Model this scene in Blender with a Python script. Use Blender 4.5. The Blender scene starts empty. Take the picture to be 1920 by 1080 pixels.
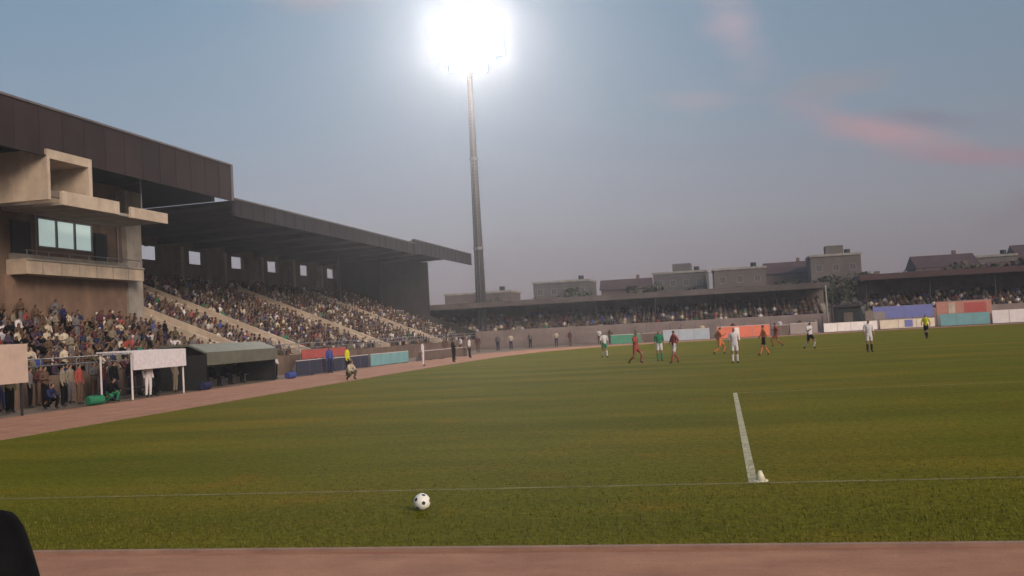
import bpy, bmesh, math, random
import numpy as np
from mathutils import Vector, Matrix
random.seed(7); rng = np.random.default_rng(7)
R = math.radians
scene = bpy.context.scene
COL = scene.collection

# ------------------------------------------------------------------ materials
def mat(name, color, rough=.75, var=.18, scale=3.0, bump=0.0, metallic=0.0, spec=.3, detail=5, second=None):
    m = bpy.data.materials.new(name); m.use_nodes = True
    nt = m.node_tree; b = nt.nodes['Principled BSDF']
    b.inputs['Roughness'].default_value = rough; b.inputs['Metallic'].default_value = metallic
    b.inputs['Specular IOR Level'].default_value = spec
    tc = nt.nodes.new('ShaderNodeTexCoord')
    n = nt.nodes.new('ShaderNodeTexNoise'); n.inputs['Scale'].default_value = scale
    n.inputs['Detail'].default_value = detail; n.inputs['Roughness'].default_value = .65
    nt.links.new(tc.outputs['Object'], n.inputs['Vector'])
    r = nt.nodes.new('ShaderNodeValToRGB')
    lo = [c * (1 - var) for c in color]; hi = [min(1, c * (1 + var)) for c in (second or color)]
    r.color_ramp.elements[0].position = .32; r.color_ramp.elements[1].position = .68
    r.color_ramp.elements[0].color = (*lo, 1); r.color_ramp.elements[1].color = (*hi, 1)
    nt.links.new(n.outputs['Fac'], r.inputs['Fac']); nt.links.new(r.outputs['Color'], b.inputs['Base Color'])
    if bump:
        bp = nt.nodes.new('ShaderNodeBump'); bp.inputs['Strength'].default_value = bump
        bp.inputs['Distance'].default_value = .03
        nt.links.new(n.outputs['Fac'], bp.inputs['Height']); nt.links.new(bp.outputs['Normal'], b.inputs['Normal'])
    return m

def emit(name, color, strength):
    m = bpy.data.materials.new(name); m.use_nodes = True
    b = m.node_tree.nodes['Principled BSDF']
    b.inputs['Base Color'].default_value = (*color, 1)
    b.inputs['Emission Color'].default_value = (*color, 1); b.inputs['Emission Strength'].default_value = strength
    return m

def weather(m, amount=.45):
    nt = m.node_tree; b = nt.nodes['Principled BSDF']; src = b.inputs['Base Color'].links[0].from_socket
    tc = nt.nodes.new('ShaderNodeTexCoord'); mp = nt.nodes.new('ShaderNodeMapping'); mp.inputs['Scale'].default_value = (.8, .8, .22)
    n = nt.nodes.new('ShaderNodeTexNoise'); n.inputs['Scale'].default_value = 1.0; n.inputs['Detail'].default_value = 6; n.inputs['Roughness'].default_value = .7
    nt.links.new(tc.outputs['Object'], mp.inputs[0]); nt.links.new(mp.outputs[0], n.inputs['Vector'])
    r = nt.nodes.new('ShaderNodeValToRGB'); r.color_ramp.elements[0].position = .38; r.color_ramp.elements[1].position = .6
    r.color_ramp.elements[0].color = (1-amount, 1-amount, 1-amount, 1); r.color_ramp.elements[1].color = (1.05, 1.05, 1.05, 1)
    nt.links.new(n.outputs['Fac'], r.inputs[0])
    x = nt.nodes.new('ShaderNodeMix'); x.data_type = 'RGBA'; x.blend_type = 'MULTIPLY'; x.inputs[0].default_value = 1
    nt.links.new(src, x.inputs[6]); nt.links.new(r.outputs[0], x.inputs[7]); nt.links.new(x.outputs[2], b.inputs['Base Color'])
M = {}
M['concrete'] = mat('concrete', (.30, .265, .235), .9, .22, .8, .2)
M['dark_concrete'] = mat('dark_concrete', (.14, .115, .10), .9, .3, .6, .2)
M['cream'] = mat('cream_paint', (.50, .40, .315), .8, .14, 1.5)
M['pale'] = mat('pale_paint', (.58, .52, .53), .7, .10, 2)
M['brown_wall'] = mat('brown_render', (.15, .10, .075), .9, .25, .7, .2)
M['tan_wall'] = mat('tan_render', (.19, .12, .085), .9, .2, .9, .2)
M['roof_dark'] = mat('roof_sheet', (.040, .030, .034), .7, .35, .35)
M['roof_under'] = mat('roof_lining', (.045, .038, .048), .85, .3, .5)
M['trim'] = mat('roof_trim', (.13, .115, .12), .6, .15, 2)
M['steel'] = mat('galvanised_steel', (.22, .21, .22), .5, .15, 4, metallic=.6)
M['black_metal'] = mat('black_metal', (.02, .02, .022), .5, .2, 4)
M['glass'] = mat('window_glass', (.06, .06, .062), .25, .1, 2, spec=.6)
M['lit_glass'] = emit('lit_window', (.62, .78, .76), .42)
M['white_paint'] = mat('line_paint', (.36, .32, .20), .95, .32, 5)
M['white'] = mat('white_cloth', (.62, .57, .60), .8, .12, 6)
M['skin_a'] = mat('skin_tan', (.24, .13, .085), .6, .1, 8)
M['skin_b'] = mat('skin_brown', (.13, .07, .045), .6, .1, 8)
M['hair'] = mat('dark_hair', (.012, .009, .008), .6, .3, 60, .6)
M['shoe'] = mat('dark_shoe', (.02, .018, .018), .6, .2, 20)
CL = {
 'black': (.007, .007, .008), 'maroon': (.085, .028, .035), 'brown': (.10, .062, .045), 'grey': (.13, .115, .12),
 'purple': (.060, .042, .065), 'olive': (.085, .075, .042), 'navy': (.022, .026, .07), 'cream': (.48, .40, .31),
 'white': (.55, .51, .53), 'red': (.27, .06, .05), 'blue': (.05, .07, .24), 'green': (.03, .17, .09),
 'yellow': (.55, .52, .03), 'orange': (.55, .17, .07), 'khaki': (.20, .165, .125)}
for k, c in CL.items():
    M['cl_' + k] = mat(k + '_cloth', c, .95, .2, 14, .3, spec=.04)

# ------------------------------------------------------------------ mesh helpers
for k in ('concrete', 'dark_concrete', 'cream', 'brown_wall', 'tan_wall', 'roof_dark'): weather(M[k], .2)
class MB:
    def __init__(s): s.bm = bmesh.new()
    def box(s, x0, x1, y0, y1, z0, z1):
        v = [s.bm.verts.new(p) for p in ((x0,y0,z0),(x1,y0,z0),(x1,y1,z0),(x0,y1,z0),(x0,y0,z1),(x1,y0,z1),(x1,y1,z1),(x0,y1,z1))]
        for f in ((3,2,1,0),(4,5,6,7),(0,1,5,4),(1,2,6,5),(2,3,7,6),(3,0,4,7)): s.bm.faces.new([v[i] for i in f])
        return s
    def prism(s, pts, axis, a, b):
        """polygon extruded along an axis ('x','y','z') from a to b"""
        def P(p, t): return {'y': (p[0], t, p[1]), 'x': (t, p[0], p[1]), 'z': (p[0], p[1], t)}[axis]
        A = [s.bm.verts.new(P(p, a)) for p in pts]; B = [s.bm.verts.new(P(p, b)) for p in pts]
        n = len(pts)
        for i in range(n): s.bm.faces.new([A[i], A[(i+1) % n], B[(i+1) % n], B[i]])
        s.bm.faces.new(A[::-1]); s.bm.faces.new(B)
        return s
    def tube(s, p0, p1, r0, r1=None, n=10):
        p0, p1 = Vector(p0), Vector(p1); r1 = r0 if r1 is None else r1
        d = (p1 - p0).normalized(); q = d.to_track_quat('Z', 'Y')
        A = [s.bm.verts.new(p0 + q @ Vector((math.cos(2*math.pi*i/n)*r0, math.sin(2*math.pi*i/n)*r0, 0))) for i in range(n)]
        B = [s.bm.verts.new(p1 + q @ Vector((math.cos(2*math.pi*i/n)*r1, math.sin(2*math.pi*i/n)*r1, 0))) for i in range(n)]
        for i in range(n): s.bm.faces.new([A[i], A[(i+1) % n], B[(i+1) % n], B[i]])
        s.bm.faces.new(A[::-1]); s.bm.faces.new(B)
        return s
    def mesh(s, name, m, smooth=False):
        bmesh.ops.recalc_face_normals(s.bm, faces=s.bm.faces)
        me = bpy.data.meshes.new(name); s.bm.to_mesh(me); s.bm.free()
        if m: me.materials.append(m)
        if smooth: me.shade_smooth()
        return me
    def build(s, name, m, parent=None, smooth=False, bevel=0):
        o = bpy.data.objects.new(name, s.mesh(name, m, smooth)); COL.objects.link(o)
        if parent: o.parent = parent
        if bevel:
            b = o.modifiers.new('edge', 'BEVEL'); b.width = bevel; b.segments = 2; b.limit_method = 'ANGLE'
        return o

def box(*a): return MB().box(*a)
def tag(o, label=None, cat=None, group=None, kind=None):
    if label: o['label'] = label
    if cat: o['category'] = cat
    if group: o['group'] = group
    if kind: o['kind'] = kind
    return o
def empty(name, loc, label, cat, group=None, rz=0):
    o = bpy.data.objects.new(name, None); COL.objects.link(o); o.location = loc; o.rotation_euler = (0, 0, rz)
    o.empty_display_size = .2
    return tag(o, label, cat, group)
def obj(name, mesh, parent=None, loc=(0,0,0)):
    o = bpy.data.objects.new(name, mesh); COL.objects.link(o); o.location = loc
    if parent: o.parent = parent
    return o
def setmat(o, m):
    o.material_slots[0].link = 'OBJECT'; o.material_slots[0].material = m

# ------------------------------------------------------------------ setting: ground, track, grass
def sheet(name, pts, z, m):
    bm = bmesh.new(); f = bm.faces.new([bm.verts.new((x, y, z)) for x, y in pts])
    if f.normal.z < 0: f.normal_flip()
    bm.normal_update()
    if f.normal.z < 0: bmesh.ops.reverse_faces(bm, faces=[f])
    me = bpy.data.meshes.new(name); bm.to_mesh(me); bm.free(); me.materials.append(m)
    o = obj(name, me); o['kind'] = 'structure'; return o

def grass_mat():
    m = bpy.data.materials.new('pitch_grass'); m.use_nodes = True; nt = m.node_tree; b = nt.nodes['Principled BSDF']
    b.inputs['Roughness'].default_value = .85; b.inputs['Specular IOR Level'].default_value = .02
    tc = nt.nodes.new('ShaderNodeTexCoord')
    def noise(sc, det, sx=1, sy=1):
        mp = nt.nodes.new('ShaderNodeMapping'); mp.inputs['Scale'].default_value = (sx, sy, 1)
        n = nt.nodes.new('ShaderNodeTexNoise'); n.inputs['Scale'].default_value = sc; n.inputs['Detail'].default_value = det
        n.inputs['Roughness'].default_value = .7
        nt.links.new(tc.outputs['Object'], mp.inputs['Vector']); nt.links.new(mp.outputs['Vector'], n.inputs['Vector']); return n
    n1 = noise(.35, 6, .35, 1.1); n2 = noise(9, 6); n3 = noise(.09, 3)
    def ramp(src, a, ca, bb, cb):
        r = nt.nodes.new('ShaderNodeValToRGB'); e = r.color_ramp.elements
        e[0].position, e[1].position = a, bb; e[0].color = (*ca, 1); e[1].color = (*cb, 1)
        nt.links.new(src, r.inputs['Fac']); return r
    c1 = ramp(n1.outputs['Fac'], .36, (.106, .104, .007), .66, (.162, .132, .012))
    c2 = ramp(n2.outputs['Fac'], .3, (.55, .55, .5), .72, (1.3, 1.3, 1.25))
    c3 = ramp(n3.outputs['Fac'], .35, (.86, .98, .8), .65, (1.12, 1.02, 1.1))
    def mul(a, bb):
        x = nt.nodes.new('ShaderNodeMix'); x.data_type = 'RGBA'; x.blend_type = 'MULTIPLY'; x.inputs[0].default_value = 1
        nt.links.new(a, x.inputs[6]); nt.links.new(bb, x.inputs[7]); return x.outputs[2]
    n4 = noise(.55, 7, 1, 1); n5 = noise(28, 3)
    c4 = ramp(n4.outputs['Fac'], .55, (1, 1, 1), .70, (1.38, 1.0, 1.25))
    c5 = ramp(n5.outputs['Fac'], .3, (.62, .66, .6), .7, (1.34, 1.28, 1.3))
    wv = nt.nodes.new('ShaderNodeTexWave'); wv.inputs['Scale'].default_value = .055; wv.inputs['Distortion'].default_value = 1.2; wv.bands_direction = 'Y'
    wv.inputs['Detail'].default_value = 2; wv.inputs['Detail Scale'].default_value = 1.5
    nt.links.new(tc.outputs['Object'], wv.inputs['Vector']); c6 = ramp(wv.outputs['Fac'], .4, (.92, .95, .9), .6, (1.06, 1.04, 1.05))
    a_ = mul(mul(c1.outputs[0], c2.outputs[0]), mul(c3.outputs[0], c4.outputs[0]))
    nt.links.new(mul(mul(a_, c5.outputs[0]), c6.outputs[0]), b.inputs['Base Color'])
    bp = nt.nodes.new('ShaderNodeBump'); bp.inputs['Strength'].default_value = .5; bp.inputs['Distance'].default_value = .04
    nt.links.new(n2.outputs['Fac'], bp.inputs['Height']); nt.links.new(bp.outputs['Normal'], b.inputs['Normal'])
    return m
M['grass'] = grass_mat()
M['track'] = mat('running_track', (.335, .148, .088), .95, .12, 1.3, .25, detail=9, second=(.35, .165, .098))
def scuff(m):
    nt = m.node_tree; b = nt.nodes['Principled BSDF']; src = b.inputs['Base Color'].links[0].from_socket
    tc = nt.nodes.new('ShaderNodeTexCoord')
    def layer(prev, sc, a, ca, bb, cb, stretch=(1, 1, 1)):
        mp = nt.nodes.new('ShaderNodeMapping'); mp.inputs['Scale'].default_value = stretch
        n = nt.nodes.new('ShaderNodeTexNoise'); n.inputs['Scale'].default_value = sc; n.inputs['Detail'].default_value = 6; n.inputs['Roughness'].default_value = .75
        nt.links.new(tc.outputs['Object'], mp.inputs[0]); nt.links.new(mp.outputs[0], n.inputs['Vector'])
        r = nt.nodes.new('ShaderNodeValToRGB'); e = r.color_ramp.elements; e[0].position, e[1].position = a, bb
        e[0].color = (ca, ca, ca, 1); e[1].color = (cb, cb, cb, 1); nt.links.new(n.outputs['Fac'], r.inputs[0])
        x = nt.nodes.new('ShaderNodeMix'); x.data_type = 'RGBA'; x.blend_type = 'MULTIPLY'; x.inputs[0].default_value = 1
        nt.links.new(prev, x.inputs[6]); nt.links.new(r.outputs[0], x.inputs[7]); return x.outputs[2]
    o = layer(src, 45, .3, .72, .7, 1.25); o = layer(o, .7, .36, .82, .62, 1.1, (.5, 1.6, 1)); o = layer(o, 5, .3, .85, .45, 1.0)
    nt.links.new(o, b.inputs['Base Color'])
scuff(M['track'])
M['soil'] = mat('dusty_ground', (.14, .10, .075), .95, .25, .3, .2)

G = 620
sheet('ground', [(-G, -200), (G, -200), (G, 900), (-G, 900)], -.02, M['soil'])
inner = [(-18.6, 10.05), (-18.7, 40), (-18.6, 62), (-18.3, 72), (-17.6, 82), (-16.2, 90), (-14.2, 95.5), (-11.3, 100), (-7, 103), (-1, 105), (7, 108), (16, 112), (28, 113.5), (70, 114)]
outer = [(-25.2, 3), (-25.2, 40), (-25.2, 66), (-25, 78), (-24, 88), (-22.4, 97), (-19.5, 103.5), (-15.5, 107.5), (-10, 109.5), (-3, 111), (7, 114), (16, 118), (28, 119.5), (76, 120)]
sheet('running_track', [(76, 3)] + [(p[0], p[1]) for p in outer[::-1]], .0, M['track'])
sheet('pitch_grass', [(70, 10.05)] + inner[::-1], .006, M['grass'])
# grass kerb, a real low edging round the field
def strip(name, line, w, z0, z1, m, kind='structure'):
    bm = bmesh.new(); n = len(line); A = []
    for i, (x, y) in enumerate(line):
        p, q = line[max(0, i-1)], line[min(n-1, i+1)]
        d = Vector((q[0]-p[0], q[1]-p[1])).normalized(); nn = Vector((-d.y, d.x)) * w / 2
        A.append([bm.verts.new((x+nn.x, y+nn.y, z)) for z in (z0, z1)] + [bm.verts.new((x-nn.x, y-nn.y, z)) for z in (z1, z0)])
    for i in range(n-1):
        for k in range(4): bm.faces.new([A[i][k], A[i][(k+1) % 4], A[i+1][(k+1) % 4], A[i+1][k]])
    bmesh.ops.recalc_face_normals(bm, faces=bm.faces)
    me = bpy.data.meshes.new(name); bm.to_mesh(me); bm.free(); me.materials.append(m)
    o = obj(name, me); o['kind'] = kind; return o
strip('track_kerb', [(70, 10.0)] + [(-18.7, 10.0)] + inner[1:], .08, -.02, .035, mat('kerb_stone', (.27, .16, .12), .9, .2, 2))
# pitch markings (sheets 4 mm above the grass)
def line_mark(name, x0, x1, y0, y1): return sheet(name, [(x0, y0), (x1, y0), (x1, y1), (x0, y1)], .011, M['white_paint'])
M['worn_paint'] = mat('worn_line_paint', (.135, .115, .025), .9, .3, 3, second=(.165, .14, .045))
g = line_mark('goal_line', -13.6, 54, 13.76, 13.86); g.data.materials[0] = M['worn_paint']
line_mark('penalty_area_line', .24, .36, 13.862, 30.4)
M['lane_paint'] = mat('worn_lane_paint', (.40, .24, .18), .9, .2, 2)
for k in range(1, 5):
    t_ = k/5; pts = [(a[0] + (b[0]-a[0])*t_, a[1] + (b[1]-a[1])*t_) for a, b in zip(inner[1:9], outer[1:9])]
    pts = [(pts[0][0], 12)] + pts
    q = [(x - .03, y) for x, y in pts] + [(x + .03, y) for x, y in pts[::-1]]
    sheet('lane_line', q, .006, M['lane_paint'])
g = line_mark('penalty_area_front_line', .362, 40.6, 30.28, 30.4); g.data.materials[0] = M['worn_paint']
#  grass tufts along the near edge
def tufts():
    nb = 42000; V = []; Fc = []
    xs = rng.uniform(-14, 10, nb); ys = 9.98 + np.abs(rng.normal(0, 1, nb)) * 2.6
    h = rng.uniform(.012, .042, nb); a = rng.uniform(0, 6.28, nb); w = .006
    for i in range(nb):
        x, y = xs[i], ys[i]; dx, dy = math.cos(a[i]) * w, math.sin(a[i]) * w
        k = len(V); V += [(x-dx, y-dy, .005), (x+dx, y+dy, .005), (x + dy*3, y - dx*3, .005 + h[i])]; Fc.append((k, k+1, k+2))
    me = bpy.data.meshes.new('grass_blades'); me.from_pydata(V, [], Fc); me.materials.append(mat('grass_blade', (.12, .11, .012), .8, .3, 5))
    o = obj('grass_blades', me); tag(o, 'short grass blades along the near edge of the pitch', 'grass', kind='stuff')
tufts()
# near terrace step on which the photographer and the bystander stand
o = box(-12, 12, -6, 3.6, -.02, .36).build('terrace_step', M['concrete'], bevel=.02); o['kind'] = 'structure'

# ------------------------------------------------------------------ main stand
stand = empty('main_stand', (-36, 70, 0), 'long covered main stand with dark stepped roof, packed with spectators', 'grandstand')
def part(mb, name, m, parent=stand, bevel=0, smooth=False):
    base = parent
    o = mb.build(name, m, None, smooth, bevel)
    o.parent = parent
    # children keep world coordinates
    w = Vector((0, 0, 0)); p = parent
    while p: w += p.location; p = p.parent
    o.location = -w
    return o
X0, Z0, DX, DZ = -29.0, .75, .8, .335
def tier(y0, y1, n):
    pts = [(X0, -.02), (X0, Z0)]
    for i in range(n):
        x = X0 - DX*i; z = Z0 + DZ*i
        pts += [(x - DX, z)] + ([(x - DX, z + DZ)] if i < n-1 else [])
    pts += [(X0 - DX*n, -.02)]
    part(MB().prism(pts, 'y', y0, y1), 'seating_tier', M['dark_concrete'])
tier(14, 58.8, 9); tier(58.8, 119, 21)
aisles = [30.0, 59.9, 68.0, 85.5, 103]
def aisle(y, n):
    """stairway: sloping cream parapets either side of steps"""
    xb, zb = X0 - DX*n, Z0 + DZ*n
    st = MB()
    for i in range(n*2):
        x = X0 - .4*i; z = Z0 + DZ/2*i
        st.box(x - .4, x, y - .9, y + .9, z - .2, z + .12)
    s = part(st, 'stairway', M['cream'])
    for k in (-1, 1):
        yy = y + k*1.03
        part(MB().prism([(X0 + .02, Z0 + .1), (X0 + .02, Z0 + .75), (xb, zb + .75), (xb, zb + .1)], 'y', yy - .12, yy + .12), 'parapet', M['cream'], s)
for y in aisles: aisle(y, 8 if y < 58 else 18)
# benches (one long plank per row)
for i in range(1, 21):
    x = X0 - DX*i; z = Z0 + DZ*i
    part(box(x - .05, x + .28, 14.2 if i < 9 else 59.0, 118.8, z + .10, z + .16), 'bench', M['concrete'])
part(box(X0 + .002, X0 + .14, 14, 119, -.02, Z0 + .5), 'front_wall', M['brown_wall'])
rail = MB()
for z in (Z0 + .95, Z0 + 1.25): rail.tube((X0 + .07, 14, z), (X0 + .07, 119, z), .03, n=6)
for y in np.arange(14, 119.1, 2.5): rail.tube((X0 + .07, y, Z0 + .5), (X0 + .07, y, Z0 + 1.27), .03, n=6)
part(rail, 'guard_rail', M['steel'])
M['end_render'] = mat('dark_end_render', (.045, .038, .04), .9, .3, .4); weather(M['end_render'], .25)
# back wall with openings onto the sky
XB = X0 - DX*21 - .1
ops_ = [60.9, 68.4, 76.2, 83.8, 91.8, 99.8, 108.2, 116.2]
bw = MB().box(XB - .4, XB, 58.8, 121, -.02, 9.55).box(XB - .4, XB, 58.8, 121, 10.75, 11.6)
ys = [58.8] + sum([[c - 1.35, c + 1.35] for c in ops_], []) + [121]
for a, b in zip(ys[0::2], ys[1::2]): bw.box(XB - .4, XB, a, b, 9.552, 10.748)
part(bw, 'back_wall', M['dark_concrete'])
for y in np.arange(64.5, 120, 7.9):
    part(box(XB + .002, XB + .55, y - .3, y + .3, 7.6, 10.9), 'pilaster', M['concrete'])
part(MB().prism([(X0, -.02), (X0, 2.2), (-34.6, 4.4), (-34.6, 10.95), (XB, 11.35), (XB, -.02)], 'y', 119.003, 119.35), 'end_wall', M['end_render'])
# roofs
def roof(y0, y1, xf, zt, zfb, xb, zbt, zbb, fascia_m, trim_end=True):
    """cantilever roof: front edge xf (top zt, fascia bottom zfb) down to back xb"""
    r = part(MB().prism([(xf, zt), (xf, zt - .28), (xb, zbb), (xb, zbt)], 'y', y0, y1), 'roof', M['roof_dark'])
    part(box(xf + .002, xf + .25, y0, y1, zfb, zt + .05), 'fascia', fascia_m, r)
    part(box(xf - .05, xf + .32, y0, y1, zt + .053, zt + .16), 'edge_trim', M['trim'], r)
    if trim_end:
        part(box(xf + .0, xf + .27, y1 + .003, y1 + .3, zfb, zt + .16), 'corner_trim', M['trim'], r)
    rb = MB()
    for yy in np.arange(y0 + .9, y1 - .4, 1.8): rb.box(xf + .253, xf + .285, yy - .035, yy + .035, zfb + .02, zt + .03)
    rb.box(xf + .252, xf + .34, y0, y1, zfb - .06, zfb + .018)
    part(rb, 'seam_rib', fascia_m, r)
    nb = MB(); y = y0 + 2
    while y < y1 - .5:                        # rafters under the sheet
        nb.prism([(xf - .05, zt - .32), (xf - .05, zt - .62), (xb + .4, zbb - .62), (xb + .4, zbb - .04)], 'y', y - .12, y + .12); y += 6.0
    part(nb, 'rafter_frame', M['roof_under'], r)
    return r
M['fascia_a'] = mat('brown_fascia', (.029, .018, .018), .85, .28, .25)
M['fascia_b'] = mat('slate_fascia', (.026, .022, .028), .85, .25, .25)
for k in ('fascia_a', 'fascia_b'): weather(M[k], .2)
roof(10, 63.0, -32, 14.2, 11.9, -47.5, 13.2, 12.9, M['fascia_a'])
roof(63.4, 104.5, -32, 11.95, 10.9, -47.5, 11.75, 11.45, M['fascia_b'], False)
roof(104.8, 130, -32, 12.35, 11.0, -47.5, 11.75, 11.45, M['fascia_b'])
part(MB().prism([(-33, 11.9), (-33, 14), (-47, 13.1), (-47, 11.7)], 'y', 62.6, 62.98), 'gable', M['fascia_a'])
for y in (63.2, 104.65, 118.5):
    part(MB().tube((-40.5, y, 5.7), (-40.5, y, 11.7), .22, n=10), 'column', M['roof_under'])
# press block in front of the higher roof
pb = part(box(-46, -36.4, 16, 58.8, -.02, 12.4), 'press_block', M['brown_wall'])
part(box(-36.397, -36.2, 46.2, 58.9, 3.4, 6.45), 'lower_panel', M['tan_wall'], pb)
part(box(-36.4, -35.2, 46.6, 57.6, 6.45, 7.25), 'balcony', M['cream'], pb)
part(box(-36.397, -36.1, 46.8, 58.8, 7.26, 7.6), 'sill_band', M['concrete'], pb)
for k, y in enumerate((49.8, 51.45, 53.1)):
    w = part(box(-36.397, -36.3, y - .75, y + .75, 8.15, 9.65), 'window', M['lit_glass'], pb)
    part(MB().box(-36.29, -36.22, y - .82, y - .75, 8.08, 9.72).box(-36.29, -36.22, y + .75, y + .82, 8.08, 9.72)
         .box(-36.29, -36.22, y - .75, y + .75, 9.65, 9.72).box(-36.29, -36.22, y - .75, y + .75, 8.08, 8.15), 'window_frame', M['steel'], w)
part(box(-36.397, -36.3, 47.0, 48.5, 7.61, 9.4), 'doorway', M['black_metal'], pb)
part(box(-36.397, -36.3, 54.3, 55.5, 7.61, 9.3), 'doorway', M['black_metal'], pb)
for y in (48.9, 56.6): part(MB().tube((-36.3, y, 7.62), (-36.3, y, 12.0), .055, n=8), 'downpipe', M['steel'], pb)
jt = MB()
for y in np.arange(47.9, 57.5, 1.6): jt.box(-35.199, -35.185, y - .02, y + .02, 6.46, 7.24)
jt.box(-35.199, -35.13, 46.6, 57.6, 7.16, 7.255)
part(jt, 'coping', M['concrete'], pb)
brl = MB().tube((-35.3, 46.7, 7.7), (-35.3, 57.5, 7.7), .03, n=6)
for y in np.arange(46.8, 57.6, 1.78): brl.tube((-35.3, y, 7.25), (-35.3, y, 7.7), .025, n=6)
part(brl, 'balcony_rail', M['steel'], pb)
part(box(-36.397, -36.05, 57.2, 58.85, 3.4, 12.2), 'corner_pier', M['concrete'], pb)
# commentary booth and walkway hung under the roof front
gt = part(MB().box(-35, -31.7, 44.6, 54.4, 9.55, 9.7), 'gantry', M['concrete'])
part(box(-31.7, -31.55, 44.6, 49.5, 9.56, 10.25), 'gantry_parapet', M['cream'], gt)
part(box(-31.7, -31.55, 50.6, 54.4, 9.5, 10.1), 'gantry_parapet', M['cream'], gt)
bo = MB().box(-35, -31.6, 43.6, 43.8, 9.72, 12.2).box(-35, -31.6, 46.9, 47.2, 9.72, 12.2).box(-35, -31.6, 43.81, 46.89, 11.75, 12.2).box(-35, -34.8, 43.81, 46.89, 9.72, 11.74)
part(bo, 'commentary_booth', M['cream'], gt)
part(box(-31.9, -31.72, 43.81, 46.89, 9.9, 10.2), 'booth_counter', M['dark_concrete'], gt)
for y in (48.2, 54.0): part(MB().tube((-33, y, 9.7), (-33, y, 12.6), .06, n=6), 'hanger', M['steel'], gt)

# ------------------------------------------------------------------ people
def smooth_skin(name, J, B, levels=1):
    """J: {joint: (pos, radius)}; B: [(a, b)] ; returns mesh and joint positions"""
    names = list(J); me = bpy.data.meshes.new(name + '_rig')
    me.from_pydata([J[n][0] for n in names], [(names.index(a), names.index(b)) for a, b in B], [])
    o = bpy.data.objects.new(name + '_rig', me); COL.objects.link(o)
    o.modifiers.new('skin', 'SKIN')
    s = o.modifiers.new('sub', 'SUBSURF'); s.levels = s.render_levels = levels
    for i, n in enumerate(names):
        r = J[n][1]; r = r if isinstance(r, tuple) else (r, r)
        me.skin_vertices[0].data[i].radius = r; me.skin_vertices[0].data[i].use_root = (n == 'pelvis')
    dg = bpy.context.evaluated_depsgraph_get(); dg.update()
    out = bpy.data.meshes.new_from_object(o.evaluated_get(dg)); out.name = name
    bpy.data.objects.remove(o); return out

def seg_t(p, a, b): return (p - a).dot(b - a) / (b - a).length_squared
def seg_dist(p, a, b):
    ab = b - a; t = max(0, min(1, (p - a).dot(ab) / max(1e-9, ab.length_squared))); return (p - a - ab*t).length

BONES = [('pelvis','spine'),('spine','chest'),('chest','neck'),('neck','head'),('head','crown'),('head','nose')]
for s in 'lr': BONES += [('chest','shoulder_'+s),('shoulder_'+s,'elbow_'+s),('elbow_'+s,'wrist_'+s),('wrist_'+s,'palm_'+s),
                         ('pelvis','hip_'+s),('hip_'+s,'knee_'+s),('knee_'+s,'ankle_'+s),('ankle_'+s,'toe_'+s)]
def base_joints():
    J = {'pelvis': ((0,0,.96), (.145,.115)), 'spine': ((0,0,1.13), (.135,.105)), 'chest': ((0,.005,1.34), (.155,.115)), 'neck': ((0,.01,1.5), .055),
         'head': ((0,-.01,1.615), .088), 'crown': ((0,.0,1.705), .07), 'nose': ((0,-.095,1.61), .016)}
    for s, k in (('l', 1), ('r', -1)):
        J.update({'shoulder_'+s: ((k*.185,.01,1.43), .062), 'elbow_'+s: ((k*.235,.03,1.15), .045), 'wrist_'+s: ((k*.24,-.04,.92), .031), 'palm_'+s: ((k*.235,-.06,.84), .036),
                  'hip_'+s: ((k*.09,0,.90), .095), 'knee_'+s: ((k*.105,-.015,.5), .062), 'ankle_'+s: ((k*.11,.02,.09), .043), 'toe_'+s: ((k*.125,-.13,.04), .036)})
    return J
def pose(**kw):
    J = base_joints()
    for k, v in kw.items(): J[k] = (v, J[k][1])
    return J
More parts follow.
